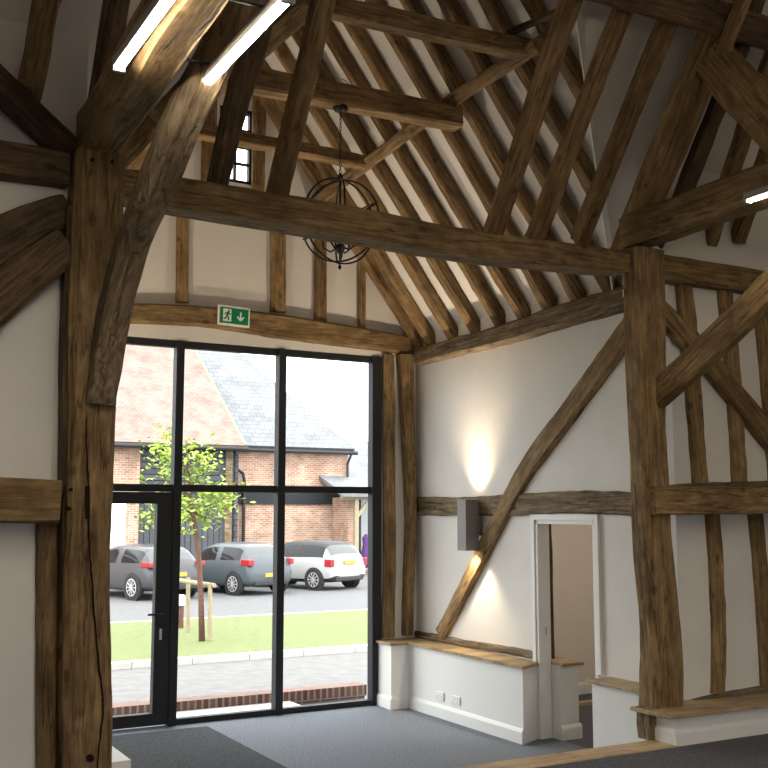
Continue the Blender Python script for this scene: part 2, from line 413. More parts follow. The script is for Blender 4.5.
# dwarf walls with oak caps
def cap(name, a, b): return box(name, a, b, OAKN, bevel=.006, kind='structure')
slab('wall_dwarf_bay', [[(5.61, 7.60, 0), (5.875, 7.73, 0), (5.875, GY-.001, 0), (5.40, GY-.001, 0), (5.40, 9.55, 0), (5.61, 9.55, 0)]], (0, 0, .635), PAINT, 'structure', origin=(5.61, 8.6, 0))
box('wall_dwarf_inner', (5.995, 7.57, 0), (6.20, 9.3, .635), PAINT, kind='structure')
cap('trim_10', (5.995, 7.53, .635), (6.24, 9.3, .663))
slab('trim_5', [[(5.58, 7.56, .635), (5.845, 7.69, .635), (5.875, 7.77, .635), (5.875, GY-.002, .635), (5.37, GY-.002, .635), (5.37, 9.52, .635), (5.58, 9.52, .635)]], (0, 0, .028), OAKN, 'structure', origin=(5.58, 8.6, .635))
box('wall_dwarf_stub', (5.65, 6.13, 0), (5.88, 6.73, .635), PAINT, kind='structure')
cap('trim_6', (5.62, 6.10, .635), (5.88, 6.77, .663))
box('wall_dwarf_main', (5.44, 5.60, PF), (11, 5.96, PF+.19), PAINT, kind='structure')
cap('trim_7', (5.35, 5.555, PF+.19), (11, 5.962, PF+.218))
boxes('wall_dwarf_left', [((LX, 5.82, 0), (1.67, GY-.01, .66))], PAINT, kind='structure')
def skirt(name, segs, h=.13, t=.018):
    bm = bmesh.new()
    for (a, b, nx, ny, z) in segs:      # a,b plan points; outward normal
        a = V((a[0], a[1], z)); b = V((b[0], b[1], z)); n = V((nx, ny, 0))
        pr = [V((0, 0, 0)), n*t, n*t+V((0, 0, h*.75)), n*t*.45+V((0, 0, h*.92)), V((0, 0, h))]
        prism(bm, [a+q for q in pr], b-a)
    o = done(bm, name, PAINT, None, (segs[0][0][0], segs[0][0][1], segs[0][4])); o['kind'] = 'structure'; return o
skirt('baseboard_bay', [((5.61, 7.60), (5.61, 9.55), -1, 0, 0), ((5.40, 9.55), (5.61, 9.55), 0, -1, 0), ((5.40, 9.532), (5.40, GY), -1, 0, 0), ((5.995, 7.57), (6.22, 7.57), 0, -1, 0)])
skirt('baseboard_main', [((5.422, 5.60), (11, 5.60), 0, -1, PF), ((5.44, 5.60), (5.44, 5.79), -1, 0, PF)], .11)
skirt('baseboard_inner', [((6.1, 9.32), (9.5, 9.32), 0, -1, 0)])
box('trim_8', (6.9, 8.78, 0), (8.6, 8.88, .03), OAKN, kind='structure')
# doorway lining
lin = .035
boxes('door_2', [((RX-.02, dy1-lin, 0), (RX+.11, dy1, dz)), ((RX-.02, dy0, 0), (RX+.11, dy0+lin, dz)), ((RX-.02, dy0, dz-lin), (RX+.11, dy1, dz))], PAINT, kind='structure', bevel=.003)
boxes('trim_9', [((RX-.032, dy1, .664), (RX, dy1+.05, dz+.05)), ((RX-.032, dy0-.05, .664), (RX, dy0, dz+.05)), ((RX-.032, dy0, dz), (RX, dy1, dz+.05))], PAINT, kind='structure', bevel=.003)
box('strike_plate', (RX+.05, dy1-lin-.004, .90), (RX+.07, dy1-lin+.002, .97), STEEL)
setp(bpy.data.objects['strike_plate'], 'small steel strike plate on the white jamb of the open doorway', 'strike plate', kind='thing')
# entrance mat let into the carpet
a = P(204, 725, 'Z', .0)
box('doormat', (1.75, 6.3, 0), (a.x-.01, 9.62, .012), MATM)
setp(bpy.data.objects['doormat'], 'dark grey entrance mat on the floor inside the glazed door', 'doormat', kind='thing')

# ------------------------------------------------------------------ glazed gable screen: window_1 and its door
wy0, wy1 = GY+.005, GY+.085
wx = [2.17, 3.20, 4.285, 5.385]
def bar(lst, name, parent): return boxes(name, lst, FRAMEM, parent, bevel=.004)
W1 = empty('window_1', (CX, GY, 0)); W1['kind'] = 'structure'
def rel(lst, p): return [((V(a)-V(p.location)), (V(b)-V(p.location))) for a, b in lst]
tz = 2.22
bar(rel([((2.15, wy0, 3.59), (5.44, wy1, 3.655))], W1), 'head_rail', W1)
bar(rel([((3.20, wy0, .0), (5.44, wy1, .055))], W1), 'bottom_rail', W1)
bar(rel([((2.15, wy0, tz-.035), (5.44, wy1, tz+.035))], W1), 'transom', W1)
for x in wx:
    hw = .055 if x > 5 else .04
    bar(rel([((x-hw, wy0-.03, .0), (x+hw, wy1, 3.655))], W1), 'mullion', W1)
for z0, z1, xs in ((tz+.035, 3.59, wx), (.055, tz-.035, wx[1:])):
    for a, b in zip(xs, xs[1:]):
        boxes('pane', rel([((a+.03, GY+.04, z0-.01), (b-.03, GY+.052, z1+.01))], W1), GLASS, W1)
D1 = empty('door_1', (2.70, GY, 0)); D1['kind'] = 'structure'
dl, dr = 2.21, 3.158
bar(rel([((dl, wy0-.02, .02), (dl+.1, wy1-.01, tz-.04)), ((dr-.15, wy0-.02, .02), (dr, wy1-.01, tz-.04)), ((dl+.1, wy0-.02, .02), (dr-.15, wy1-.01, .13)), ((dl+.1, wy0-.02, tz-.15), (dr-.15, wy1-.01, tz-.04))], D1), 'door_frame', D1)
boxes('pane', rel([((dl+.09, GY+.04, .12), (dr-.14, GY+.052, tz-.14))], D1), GLASS, D1)
hz = 1.04
bm = bmesh.new(); tube(bm, [V((dr-.09, wy0-.02, hz))-V(D1.location), V((dr-.09, wy0-.075, hz))-V(D1.location), V((dr-.23, wy0-.075, hz))-V(D1.location)], .011)
hd = done(bm, 'door_handle', BLACKP, D1, smooth=True)
boxes('lock_plate', rel([((dr-.10, wy0-.024, .80), (dr-.078, wy0-.018, .90))], D1), STEEL, D1)
# small upper window in the gable
W2 = empty('window_2', ((sw[0]+sw[1])/2, GY, sw[2])); W2['kind'] = 'structure'
x0, x1, z0, z1 = sw
xm = (x0+x1)/2
bar(rel([((x0, GY+.02, z0), (x0+.045, GY+.09, z1)), ((x1-.045, GY+.02, z0), (x1, GY+.09, z1)), ((x0, GY+.02, z0), (x1, GY+.09, z0+.04)), ((x0, GY+.02, z1-.04), (x1, GY+.09, z1))], W2), 'frame', W2)
gl = [((xm-.012, GY+.03, z0), (xm+.012, GY+.08, z1))]
for k in range(1, 4): gl.append(((x0, GY+.03, z0+.04+(z1-z0-.08)*k/4-.01), (x1, GY+.08, z0+.04+(z1-z0-.08)*k/4+.01)))
bar(rel(gl, W2), 'glazing_bars', W2)
boxes('pane', rel([((x0+.03, GY+.05, z0+.02), (x1-.03, GY+.058, z1-.02))], W2), GLASS, W2)

# ------------------------------------------------------------------ timbers
# arcade posts
def post(label, pxs, yf, w, d, **k):
    return tY('arcade_post', yf, pxs, w, d, label=label, cat='post', amp=.8, chamfer=.03, wany=.3, **k)
lp = post('massive oak post in front of the glazed door, long split down its face', [(103, 150), (97, 300), (93, 420), (90, 560), (90, 700), (90, 800)], 5.74, [.27, .28, .25, .25, .25, .25], .24)
rp = post('massive oak post rising from the end of the low oak-capped wall', [(653, 248), (654, 330), (657, 430), (661, 530), (670, 640), (671, 709)], 5.80, [.30, .29, .265, .27, .285, .29], .2)
timber('post_base', [(5.45, 5.865, .385), (5.45, 5.865, .60)], .14, .15, (1, 0, 0), mat=OAKG, label='short dark weathered timber stub under the post beside the step', cat='timber', amp=1.4, wany=.6)
# added dark strip: shade on the tall post's side face, put into colour
tY('post_shade_strip', 5.80, [(75, 205), (72, 330), (71, 480), (70, 640), (69, 800)], .08, .15, mat=OAKD, label='slim dark strip coloured as the shaded side of the massive post by the glazed door', cat='post')
tY('wall_stud', 5.90, [(49, 522), (49, 640), (49, 800)], .105, .12, label='upright oak stud below the short rail, beside the massive split post', cat='stud')
def post_marks():
    inv = Matrix(lp.matrix_basis).inverted()
    def q(x, y, dy=.0): return P(x, y, 'Y', 5.74)+V((0, dy, 0))
    path = [(86, 418), (87, 455), (88, 487), (88, 519), (90, 560), (92, 585), (95, 630), (99, 670), (103, 697), (103, 712), (99, 745), (97, 775)]
    wd = [.3, .5, 1.0, 1.0, .6, .9, .7, .8, .8, .6, .5, .3]
    pts = []; ws = []
    for i in range(len(path)-1):
        for j in range(5):
            u = j/5; pts.append((path[i][0]*(1-u)+path[i+1][0]*u+R.uniform(-.5, .5), path[i][1]*(1-u)+path[i+1][1]*u)); ws.append((wd[i]*(1-u)+wd[i+1]*u)*R.uniform(.7, 1.3))
    bm = bmesh.new(); pr = None
    for (x, y), w_ in zip(pts, ws):
        a = [bm.verts.new(inv @ q(x-w_, y, -.010)), bm.verts.new(inv @ q(x+w_, y, -.010)), bm.verts.new(inv @ q(x+w_, y, .03)), bm.verts.new(inv @ q(x-w_, y, .03))]
        if pr:
            for k in range(4): bm.faces.new([pr[k], pr[(k+1) % 4], a[(k+1) % 4], a[k]])
        pr = a
    done(bm, 'split', CRACK, lp)
    def rect(name, x0, x1, y0, y1):
        bm = bmesh.new(); prism(bm, [inv @ q(x0, y0, -.0105), inv @ q(x1, y0, -.0105), inv @ q(x1, y1, -.0105), inv @ q(x0, y1, -.0105)], inv.to_3x3() @ V((0, .03, 0))); done(bm, name, CRACK, lp)
    rect('mortise', 85.2, 89.5, 486, 519)
    for x, y, r in ((71, 489.5, 1.8), (69, 508.5, 2.2), (92, 160, 1.8), (112, 162, 1.8), (90, 758, 4)):
        bm = bmesh.new(); prism(bm, [inv @ q(x+r*math.cos(t*.7854), y+r*math.sin(t*.7854), -.010) for t in range(8)], inv.to_3x3() @ V((0, .03, 0))); done(bm, 'peg_hole', CRACK, lp)
CRACK = flat('dark_open_grain', (.018, .012, .008), .95, spec=.05)
post_marks()
# plates and tie beams
tY('wall_plate', 5.84, [(118, 180), (250, 203), (384, 226), (500, 246), (630, 260)], [.17, .20, .20, .19, .16], .24, label='long oak beam spanning the entrance bay between the two massive posts', cat='beam', amp=1.2, wany=.4)
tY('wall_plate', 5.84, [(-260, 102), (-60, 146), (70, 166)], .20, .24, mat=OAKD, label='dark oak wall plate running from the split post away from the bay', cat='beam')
tY('wall_plate', 5.84, [(664, 266), (768, 282), (1000, 322)], .20, .22, label='oak wall plate above the studs beyond the post with the low capped wall', cat='beam')
def tie(label, pts, w, h):
    return timber('tie_beam', pts, w, h, (1, 0, 0), label=label, cat='beam', amp=.8, chamfer=.03)
tie('heavy oak tie beam with a strip light along each side', [(1.40, 6.05, 4.15), (1.31, 3.8, 4.16), (1.24, 1.0, 4.16), (1.2, -2.1, 4.15)], [.22, .20, .20, .20], .30)
tie('oak tie beam over the studded wall, one strip light on its side', [(5.54, 6.0, 4.13), (5.56, 4, 4.17), (5.56, -2.1, 4.13)], [.26, .25, .25], .25)
# curved braces
bp = [P(100, 404, 'Y', 5.74), P(108, 350, 'Y', 5.70), P(117, 302, 'Y', 5.62), P(131, 250, 'X', 1.48), P(156, 185, 'X', 1.5), P(181, 120, 'X', 1.53), P(212, 62, 'X', 1.6), P(236, 16, 'X', 1.66), P(256, -25, 'X', 1.72)]
timber('arch_brace', bp, [.10, .15, .18, .19, .195, .20, .21, .23, .23], .16, (0, 1, .3), mat=OAKG, label='gnarled curved oak brace rising from the split post to the tie beam', cat='brace', amp=1.6, wany=.6, chamfer=.03)
timber('arch_brace', [P(650, 402, 'X', 5.60), P(712, 346, 'X', 5.60), P(768, 291, 'X', 5.60), P(890, 163, 'X', 5.60)], .21, .11, (0, .7, .7), label='straight oak brace rising from the post face across the studded wall', cat='brace')
tY('wall_brace', 5.87, [(660, 308), (700, 346), (735, 388), (768, 430), (850, 537), (925, 640)], .19, .10, label='oak brace sloping down across the wall studs behind the straight brace', cat='brace')
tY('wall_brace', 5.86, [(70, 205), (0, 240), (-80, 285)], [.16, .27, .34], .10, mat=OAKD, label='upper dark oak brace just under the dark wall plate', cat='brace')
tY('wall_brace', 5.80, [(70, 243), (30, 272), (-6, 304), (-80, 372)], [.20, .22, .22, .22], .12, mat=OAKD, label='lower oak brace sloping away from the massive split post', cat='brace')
tY('wall_rail', 5.80, [(-200, 496), (-60, 499), (61, 502)], .235, .16, label='short oak rail fixed to the massive split post', cat='rail', wany=.5)
tY('wall_rail', 5.74, [(656, 500.5), (768, 500.5), (1100, 500)], .205, .17, label='squared oak rail running across the studded wall', cat='rail', amp=.4, chamfer=.01)
tY('wall_rail', 5.89, [(668, 492), (768, 487), (1000, 480)], .10, .08, mat=OAKG, label='thin weathered oak rail showing just above the squared rail', cat='rail', amp=1.5, wany=.5)
tY('sole_plate', 5.90, [(676, 708), (720, 699), (768, 690), (900, 668)], .05, .08, mat=OAKG, label='weathered oak sole plate lying on the low capped wall', cat='beam', amp=1.6)
studs = [([(686, 281), (695, 385), (704, 488)], .155, 'first upper oak stud beyond the post, above the squared rail'),
         ([(727, 287), (737, 394), (743, 488)], .15, 'second upper oak stud beyond the post, above the squared rail'),
         ([(764, 313), (772, 400), (780, 488)], .15, 'third upper oak stud beyond the post, at the picture edge above the rail'),
         ([(715, 514), (719, 570), (722, 640), (721, 694)], .13, 'first lower oak stud beyond the post, between rail and low wall'),
         ([(758, 514), (764, 580), (768, 640), (771, 690)], .14, 'second lower oak stud beyond the post, between rail and low wall')]
for px, w, lab in studs: tY('wall_stud', 5.91, px, w, .07, label=lab, cat='stud', group='studs of the main wall', amp=1.5, wany=.5)
# gable frame
tY('gable_beam', GY-.09, [(4, 311), (112, 312), (200, 316), (270, 324), (345, 335), (418, 347)], [.17, .18, .20, .24, .22, .19], .16, label='cambered oak beam above the large glazed screen', cat='beam', wany=.3)
for px, w, lab in [([(184, 200), (183, 302)], .12, 'oak gable stud above the green exit sign, nearest the curved brace'),
                   ([(279, 215), (279, 312)], .165, 'wide oak gable stud rising between exit sign and orb chandelier'),
                   ([(322, 240), (322, 322)], .13, 'oak gable stud rising just below the orb chandelier'),
                   ([(363, 255), (363, 330)], .08, 'slender oak gable stud closest to the sloping rafters'),
                   ([(212, 60), (209, 190)], .15, 'upper oak gable stud beside the small high window, on the curved brace side'),
                   ([(261, 70), (259, 200)], .135, 'upper oak gable stud beside the small high window, on the chandelier side')]:
    tY('gable_stud', GY-.05, px, w, .09, label=lab, cat='stud', group='studs of the gable wall')
tY('window_post', GY-.06, [(390, 354), (391, 500), (390, 638)], .135, .1, label='oak post beside the glazed screen, next to the window frame', cat='post', wany=.3)
tY('corner_post', GY-.12, [(408, 354), (411, 430), (413, 500), (412.5, 560), (411, 636)], [.175, .14, .10, .10, .09], .14, label='curved oak post in the corner of the bay beside the window post', cat='post', amp=1.4, wany=.5)
# bay side wall timbers
tX('bay_plate', RX-.12, [(414, 357), (470, 342), (545, 319), (625, 295)], [.18, .18, .19, .20], .16, mat=OAKG, label='weathered oak plate under the feet of the sloping rafters', cat='beam', amp=1.6, wany=.5)
tX('bay_rail', RX-.035, [(416, 506), (480, 506), (560, 503), (634, 503)], .195, .06, mat=OAKG, label='rough oak rail along the bay wall behind the wall light', cat='rail', amp=2.0, wany=.7)
tX('bay_brace', RX-.06, [(630, 322), (606, 357), (570, 406), (540, 446), (516, 480), (476, 560), (438, 634)], [.20, .20, .21, .20, .20, .17, .16], .09, label='long curved oak brace slanting down the bay wall to the low wall', cat='brace', amp=1.3, wany=.4, side=(0, .7, .7))
tX('sole_plate', RX-.03, [(388, 632), (412, 634), (480, 646), (534, 655)], .07, .06, mat=OAKG, label='thin rough sole plate along the foot of the white bay wall', cat='beam', amp=1.8)
timber('inner_post', [(6.10, 7.86, .665), (6.07, 7.86, 2.75)], .085, .1, (1, 0, 0), mat=OAKD, label='dark oak post seen through the open doorway on the inner capped wall', cat='post')
mirror = lambda x: 2*CX-x
timber('bay_plate', [(mirror(RX-.05), GY, 3.68), (mirror(RX-.05), 6.0, 3.70)], .18, .16, (0, 0, 1), label='oak plate along the hidden bay wall behind the split post', cat='beam')

# bay roof: rafters, purlins, collars
ordn = ['first', 'second', 'third', 'fourth', 'fifth', 'sixth', 'seventh', 'eighth', 'ninth', 'tenth', 'eleventh', 'twelfth', 'thirteenth']
feet = [9.74, 9.50, 9.05, 8.64, 8.22, 7.82, 7.42, 7.02, 6.60, 6.20, 5.80, 5.42, 5.05]
nrm = V((1.33, 0, 1)).normalized()
for sx in (1, -1):
    for i, y in enumerate(feet):
        xlow = CX+sx*(RX+.03-CX)
        if y < valley_y(xr)+.08:            # jack rafters start on the valley
            zz = mainceil(y); xlow = CX+sx*max(.15, (RX-.01-(zz-CO-3.82)/1.33)-CX-.02)
        xtop = CX+sx*.03
        bend = R.uniform(-.02, .02)
        a = V((xlow, y, bayz(xlow))); b = V((xtop, y+R.uniform(-.03, .03), bayz(xtop)))
        if (b-a).length < .3: continue
        m = (a+b)/2+V((0, bend, R.uniform(-.02, .015)))
        lab = f'{ordn[i]} rafter from the gable on the ' + ('slope above the wall light' if sx > 0 else 'bay slope behind the curved brace')
        timber('rafter', [a, m, b], [R.uniform(.115, .14), R.uniform(.10, .125), .10], .125, (0, 1, 0), mat=OAKR, amp=1.2, wany=.3, label=lab, cat='rafter',
               group='bay rafters above the wall light' if sx > 0 else 'bay rafters behind the curved brace')
pu = [PL(a, b, (1.33, 0, 1), (5.87, 9.85, 3.63)) for a, b in ((384, 151), (444, 106), (541, 43))]
timber('purlin', [pu[0]+(pu[0]-pu[1])*((9.84-pu[0].y)/(pu[0].y-pu[1].y)), pu[0], pu[1], pu[2]], .14, .11, (1.33, 0, 1), mat=OAKR, label='oak purlin crossing under the rafters above the wall light', cat='purlin', amp=1.1)
timber('purlin', [(mirror(4.71), 9.84, 5.16), (mirror(4.66), 7.6, 5.18), (mirror(4.57), 5.7, 5.2)], .14, .13, (-1.33, 0, 1), mat=OAKR, label='oak purlin glimpsed beside the strip light near the small high window', cat='purlin')
tY('collar', 8.52, [(192, 127), (262, 140), (368, 161)], .125, .13, mat=OAKR, label='slim oak collar crossing the small high window', cat='beam')
tY('collar', 6.97, [(197, 66), (266, 78), (360, 97), (463, 116)], .175, .16, mat=OAKR, label='middle oak collar that carries the orb chandelier', cat='beam')
tY('collar', 5.93, [(180, -32), (384, 14), (460, 31), (535, 47)], .135, .14, mat=OAKR, label='topmost oak collar nearest the viewer, crossing the upper rafters', cat='beam')
timber('rafter_strut', [PL(508, 33, (1.33, 0, 1), (5.87, 9, 3.60)), P(574, 4, 'Y', 5.35)], .045, .045, (0, 0, 1), mat=OAKD, label='slender dark strut between the upper rafters near the ridge', cat='strut')

# main roof: rafters, principals, purlin, struts
RN, RP = V((0, 1.47, 1)), V((0, 6.0, 3.98))
def roofpx(pxs, back=.10): return [PL(a, b, RN, RP)+RN.normalized()*back for a, b in pxs]
def mraft(label, pxs, w, d=.11, mat=OAKR, name='rafter', **k):
    pts = roofpx(pxs); dr_ = (pts[-1]-pts[-2]).normalized(); dr_ = (dr_*.3+V((0, -.56, .828))*.7).normalized()
    n_ = (2.6-pts[-1].y)/dr_.y
    pts.append(pts[-1]+dr_*max(.5, n_))
    w = list(w)+[w[-1]] if isinstance(w, list) else w
    return timber(name, pts, w, d, (1, 0, 0), mat=mat, label=label, cat='rafter', group='rafters of the main roof', **k)
mraft('bare main rafter rising in front of the chandelier chain', [(280, 207), (301, 120), (332, -4), (350, -80)], [.135, .13, .13, .13])
mraft('crooked dark main rafter crossing the small high window', [(218, 203), (240, 118), (256, 60), (271, -10), (282, -60)], [.12, .14, .16, .16, .16], mat=OAKD, amp=1.6, wany=.5)
mraft('first main rafter from the topmost collar, nearest the chandelier', [(499, 240), (580, 0), (610, -90)], .145)
mraft('second main rafter from the topmost collar, foot on the long beam', [(541, 244), (585, 130), (639, -4), (672, -90)], .14, wany=.5, amp=1.5)
mraft('third main rafter from the topmost collar, foot near the post', [(587, 246), (632, 130), (682, 10), (718, -80)], .135)
mraft('heavy principal rafter rising from the post by the doorway', [(634, 258), (654, 205), (724, 40), (770, -80)], .25, .16, mat=OAK, name='principal_rafter')
mraft('dark rough main rafter just beyond the heavy principal rafter', [(672, 252), (706, 160), (726, 112), (758, 28), (790, -60)], .12, mat=OAKD, amp=1.6)
mraft('main rafter beyond the dark rough one, its foot under the tie beam', [(716, 249), (748, 152), (786, 50)], .13)
mraft('last main rafter at the picture edge, foot under the tie beam', [(745, 246), (778, 152), (816, 50)], .13)
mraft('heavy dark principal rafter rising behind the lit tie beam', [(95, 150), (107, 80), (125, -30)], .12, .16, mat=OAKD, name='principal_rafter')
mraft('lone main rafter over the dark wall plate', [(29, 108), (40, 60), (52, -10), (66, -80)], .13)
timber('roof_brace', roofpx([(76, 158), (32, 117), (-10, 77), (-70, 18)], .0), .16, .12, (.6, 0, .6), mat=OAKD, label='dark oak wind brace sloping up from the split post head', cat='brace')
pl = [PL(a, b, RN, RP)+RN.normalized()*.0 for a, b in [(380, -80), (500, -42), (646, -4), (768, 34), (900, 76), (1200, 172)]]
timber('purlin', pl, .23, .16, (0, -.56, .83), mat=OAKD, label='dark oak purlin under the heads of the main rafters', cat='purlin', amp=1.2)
timber('strut', [P(714, 56, 'X', 5.56), P(738, 86, 'X', 5.56), P(768, 117, 'X', 5.56), P(830, 192, 'X', 5.56)], [.24, .29, .29, .27], .16, (0, -.7, .7), label='broad oak strut leaning from tie beam to principal rafter', cat='strut')
timber('upper_strut', [P(722, 56, 'X', 5.50), P(748, -10, 'X', 5.50), P(770, -60, 'X', 5.50)], .12, .06, (0, 1, .2), label='pale pegged oak plank rising above the broad strut', cat='strut')

# ------------------------------------------------------------------ lamps
def strip(label, x, y0, y1, z, arm):
    t = setp(empty('strip_light', (x, (y0+y1)/2, z)), label, 'light fitting', 'strip lights on the tie beams')
    L = (y1-y0)/2
    box('housing', (-.027, -L, .0), (.027, L, .045), ALU, t, .006)
    box('diffuser', (-.018, -L+.015, -.016), (.018, L-.015, .0), TUBE, t, .008)
    for s in (-1, 1): box('end_cap', (-.029, s*L-.012, -.022), (.029, s*L+.012, .05), ALU, t, .005)
    for s in (-1, 1): box('bracket', (min(0, arm), s*L*.6-.006, .045), (max(0, arm), s*L*.6+.006, .055), IRON, t)
    return t
strip('glowing strip light on the outer side of the heavy tie beam, at the picture top', 1.165, 3.35, 4.57, 4.0, .06)
strip('glowing strip light between the curved brace and the bay rafters', 1.572, 3.60, 4.66, 4.0, -.18)
strip('glowing strip light on the tie beam over the studded wall', 5.33, 3.40, 4.68, 4.02, .12)
for x, lab, arm in ((1.06, 'outer side of the heavy tie beam', .09), (1.40, 'inner side of the heavy tie beam', -.10), (5.33, 'tie beam over the studded wall', .12)):  # unseen strips added overhead and behind as guessed fill light
    strip('next added fill strip along the '+lab+', above the viewer', x, 1.5, 2.8, 4.03, arm)
    strip('last added fill strip along the '+lab+', behind the viewer', x, -.8, .5, 4.03, arm)
def spot(name, loc, dirv, e, ang, c=(1, .78, .5), blend=.5, r=.02):
    l = bpy.data.lights.new(name, 'SPOT'); l.energy = e; l.color = c; l.spot_size = math.radians(ang); l.spot_blend = blend; l.shadow_soft_size = r
    o = bpy.data.objects.new(name, l); COL.objects.link(o); o.location = loc; o.rotation_euler = V(dirv).to_track_quat('-Z', 'Y').to_euler(); return o
wl = P(468, 525, 'X', 5.735)
def wall_light(label, x, y, z, s, glow=185):
    t = setp(empty('wall_light', (x, y, z)), label, 'wall light')
    bm = bmesh.new()
    for a, b in (((-.075, -.075, -.245), (-.069, .075, .245)), ((.069, -.075, -.245), (.075, .075, .245)), ((-.07, -.075, -.245), (.07, -.069, .245)), ((-.07, .069, -.245), (.07, .075, .245)), ((-.07, -.07, -.2), (.07, .07, .2))):
        bm_box(bm, a, b)
    done(bm, 'body', WLGREY, t)
    box('bracket', (s*.075, -.035, -.10), (s*.15, .035, .09), WLGREY, t, .004)
    for k in (-1, 1):
        bm = bmesh.new(); lathe(bm, [(.05, k*.205), (.05, k*.215)], 20); done(bm, 'lens', LAMPW, t)
    for k in (-1, 1):
        o = spot('wall_spot', (s*.0, 0, k*.235), (s*.10, 0, k), 30 if k > 0 else 42, 100, blend=.8)
        o.parent = t
        o = spot('wall_glow', (0, 0, k*.25), (-s*.55, 0, k), glow if k > 0 else 10, 112, (1, .80, .56), 1, .05)
        o.parent = t
    return t
wall_light('grey box wall light throwing a cone up and down the bay wall', wl.x, wl.y, wl.z, 1)
def fill_light(label, x):  # unseen lamps added behind the camera to brighten the main roof
    t = wall_light(label, 0, 0, 0, 1, 230); t.location = (x, -2.0, 2.3); t.rotation_euler = (0, 0, -math.pi/2)
fill_light('added grey box fill light behind the viewer, on the side of the split post', 1.6)
fill_light('added grey box fill light behind the viewer, on the side of the doorway', 5.4)
fill_light('added grey box fill light behind the viewer, far along the studded side', 8.6)
wall_light('added unseen grey box wall light on the hidden bay wall behind the split post', mirror(wl.x), wl.y, wl.z, -1)  # added unseen twin of the bay lamp, guessed from the warm roof light
# unseen lamp added as guessed fill for the inner room
t = setp(empty('inner_fill_lamp', (7.4, 7.6, 2.8)), 'added unseen round lamp filling the room beyond the doorway', 'fill light')
bm = bmesh.new(); lathe(bm, [(.18, 0), (.18, -.03), (.16, -.04)], 28); done(bm, 'housing', PAINT, t)
bm = bmesh.new(); lathe(bm, [(.15, -.041), (.15, -.05), (.1, -.06)], 28); done(bm, 'diffuser', emit('inner_fill_diffuser', (1, .84, .66), 95), t)

# orb chandelier
cc = P(340, 221, 'Y', 7.04); cr = .332
ch = setp(empty('chandelier', cc), 'black iron orb chandelier hanging from the middle collar', 'chandelier')
def ring_pts(r, M, n=64): return [M @ V((r*math.cos(2*math.pi*k/n), r*math.sin(2*math.pi*k/n), 0)) for k in range(n)]
for k, (rx, rz, r) in enumerate([(0, 0, cr*.97), (90, 10, cr), (90, 70, cr*.98), (90, 130, cr*.96), (28, 40, cr*.94), (-32, 95, cr*.95)]):
    M = Matrix.Rotation(math.radians(rz), 3, 'Z') @ Matrix.Rotation(math.radians(rx), 3, 'X')
    bm = bmesh.new(); tube(bm, ring_pts(r, M), .0075, 6, True); done(bm, 'ring', IRON, ch, smooth=True)
bm = bmesh.new(); tube(bm, [(0, 0, cr+.02), (0, 0, -.22)], .008); lathe(bm, [(.01, -.26), (.03, -.235), (.045, -.21), (.03, -.19), (.012, -.17)], 14); lathe(bm, [(.008, cr-.02), (.02, cr), (.02, cr+.03), (.006, cr+.05)], 12); done(bm, 'stem', IRON, ch, smooth=True)
bm = bmesh.new(); tube(bm, [(0, 0, -.26), (0, 0, -cr), (0, 0, -cr-.03)], .007); lathe(bm, [(.004, -cr-.05), (.016, -cr-.03), (.004, -cr-.01)], 12); done(bm, 'finial', IRON, ch, smooth=True)
for k in range(4):
    a = math.radians(35+90*k); u = V((math.cos(a), math.sin(a), 0))
    bm = bmesh.new(); tube(bm, [u*.01+V((0, 0, -.2)), u*.08+V((0, 0, -.235)), u*.14+V((0, 0, -.2)), u*.155+V((0, 0, -.14))], .007, 6)
    lathe(bm, [(.012, -.14), (.03, -.128), (.03, -.122), (.014, -.12)], 12, c=u*.155); arm = done(bm, 'arm', IRON, ch, smooth=True)
    bm = bmesh.new(); lathe(bm, [(.011, -.12), (.011, -.04), (.004, -.035)], 10, c=u*.155); done(bm, 'candle', CANDLE, arm)
    bm = bmesh.new(); lathe(bm, [(.006, -.036), (.015, -.012), (.011, .01), (.002, .035)], 10, c=u*.155); done(bm, 'bulb', flat('clear_bulb', (0.600, 0.550, 0.450), .1) if k == 0 else bpy.data.materials['clear_bulb'], arm, smooth=True)
top = P(343, 106, 'Y', 7.0)-cc
bm = bmesh.new()
z = cr+.04; i = 0
while z < top.z-.02:
    M = Matrix.Rotation(math.radians(90*(i % 2)), 3, 'Z') @ Matrix.Rotation(math.pi/2, 3, 'X')
    tube(bm, [V((top.x*(z-cr)/(top.z-cr), 0, z+.018))+M @ V((.009*math.cos(q*math.pi/4), .018*math.sin(q*math.pi/4), 0)) for q in range(8)], .0026, 5, True); z += .029; i += 1
done(bm, 'chain', IRON, ch)
bm = bmesh.new(); lathe(bm, [(.01, -.035), (.05, -.025), (.062, 0), (.062, .012)], 20, c=(top.x, top.y+.04, top.z)); done(bm, 'ceiling_rose', IRON, ch, smooth=True)
bm = bmesh.new(); tube(bm, [V((top.x, top.y+.0, top.z))+V(q) for q in ((0, 0, 0), (.02, -.02, .06), (.05, -.025, .12), (.03, -.02, .19), (-.02, -.02, .21))], .004, 6); done(bm, 'flex', IRON, ch)

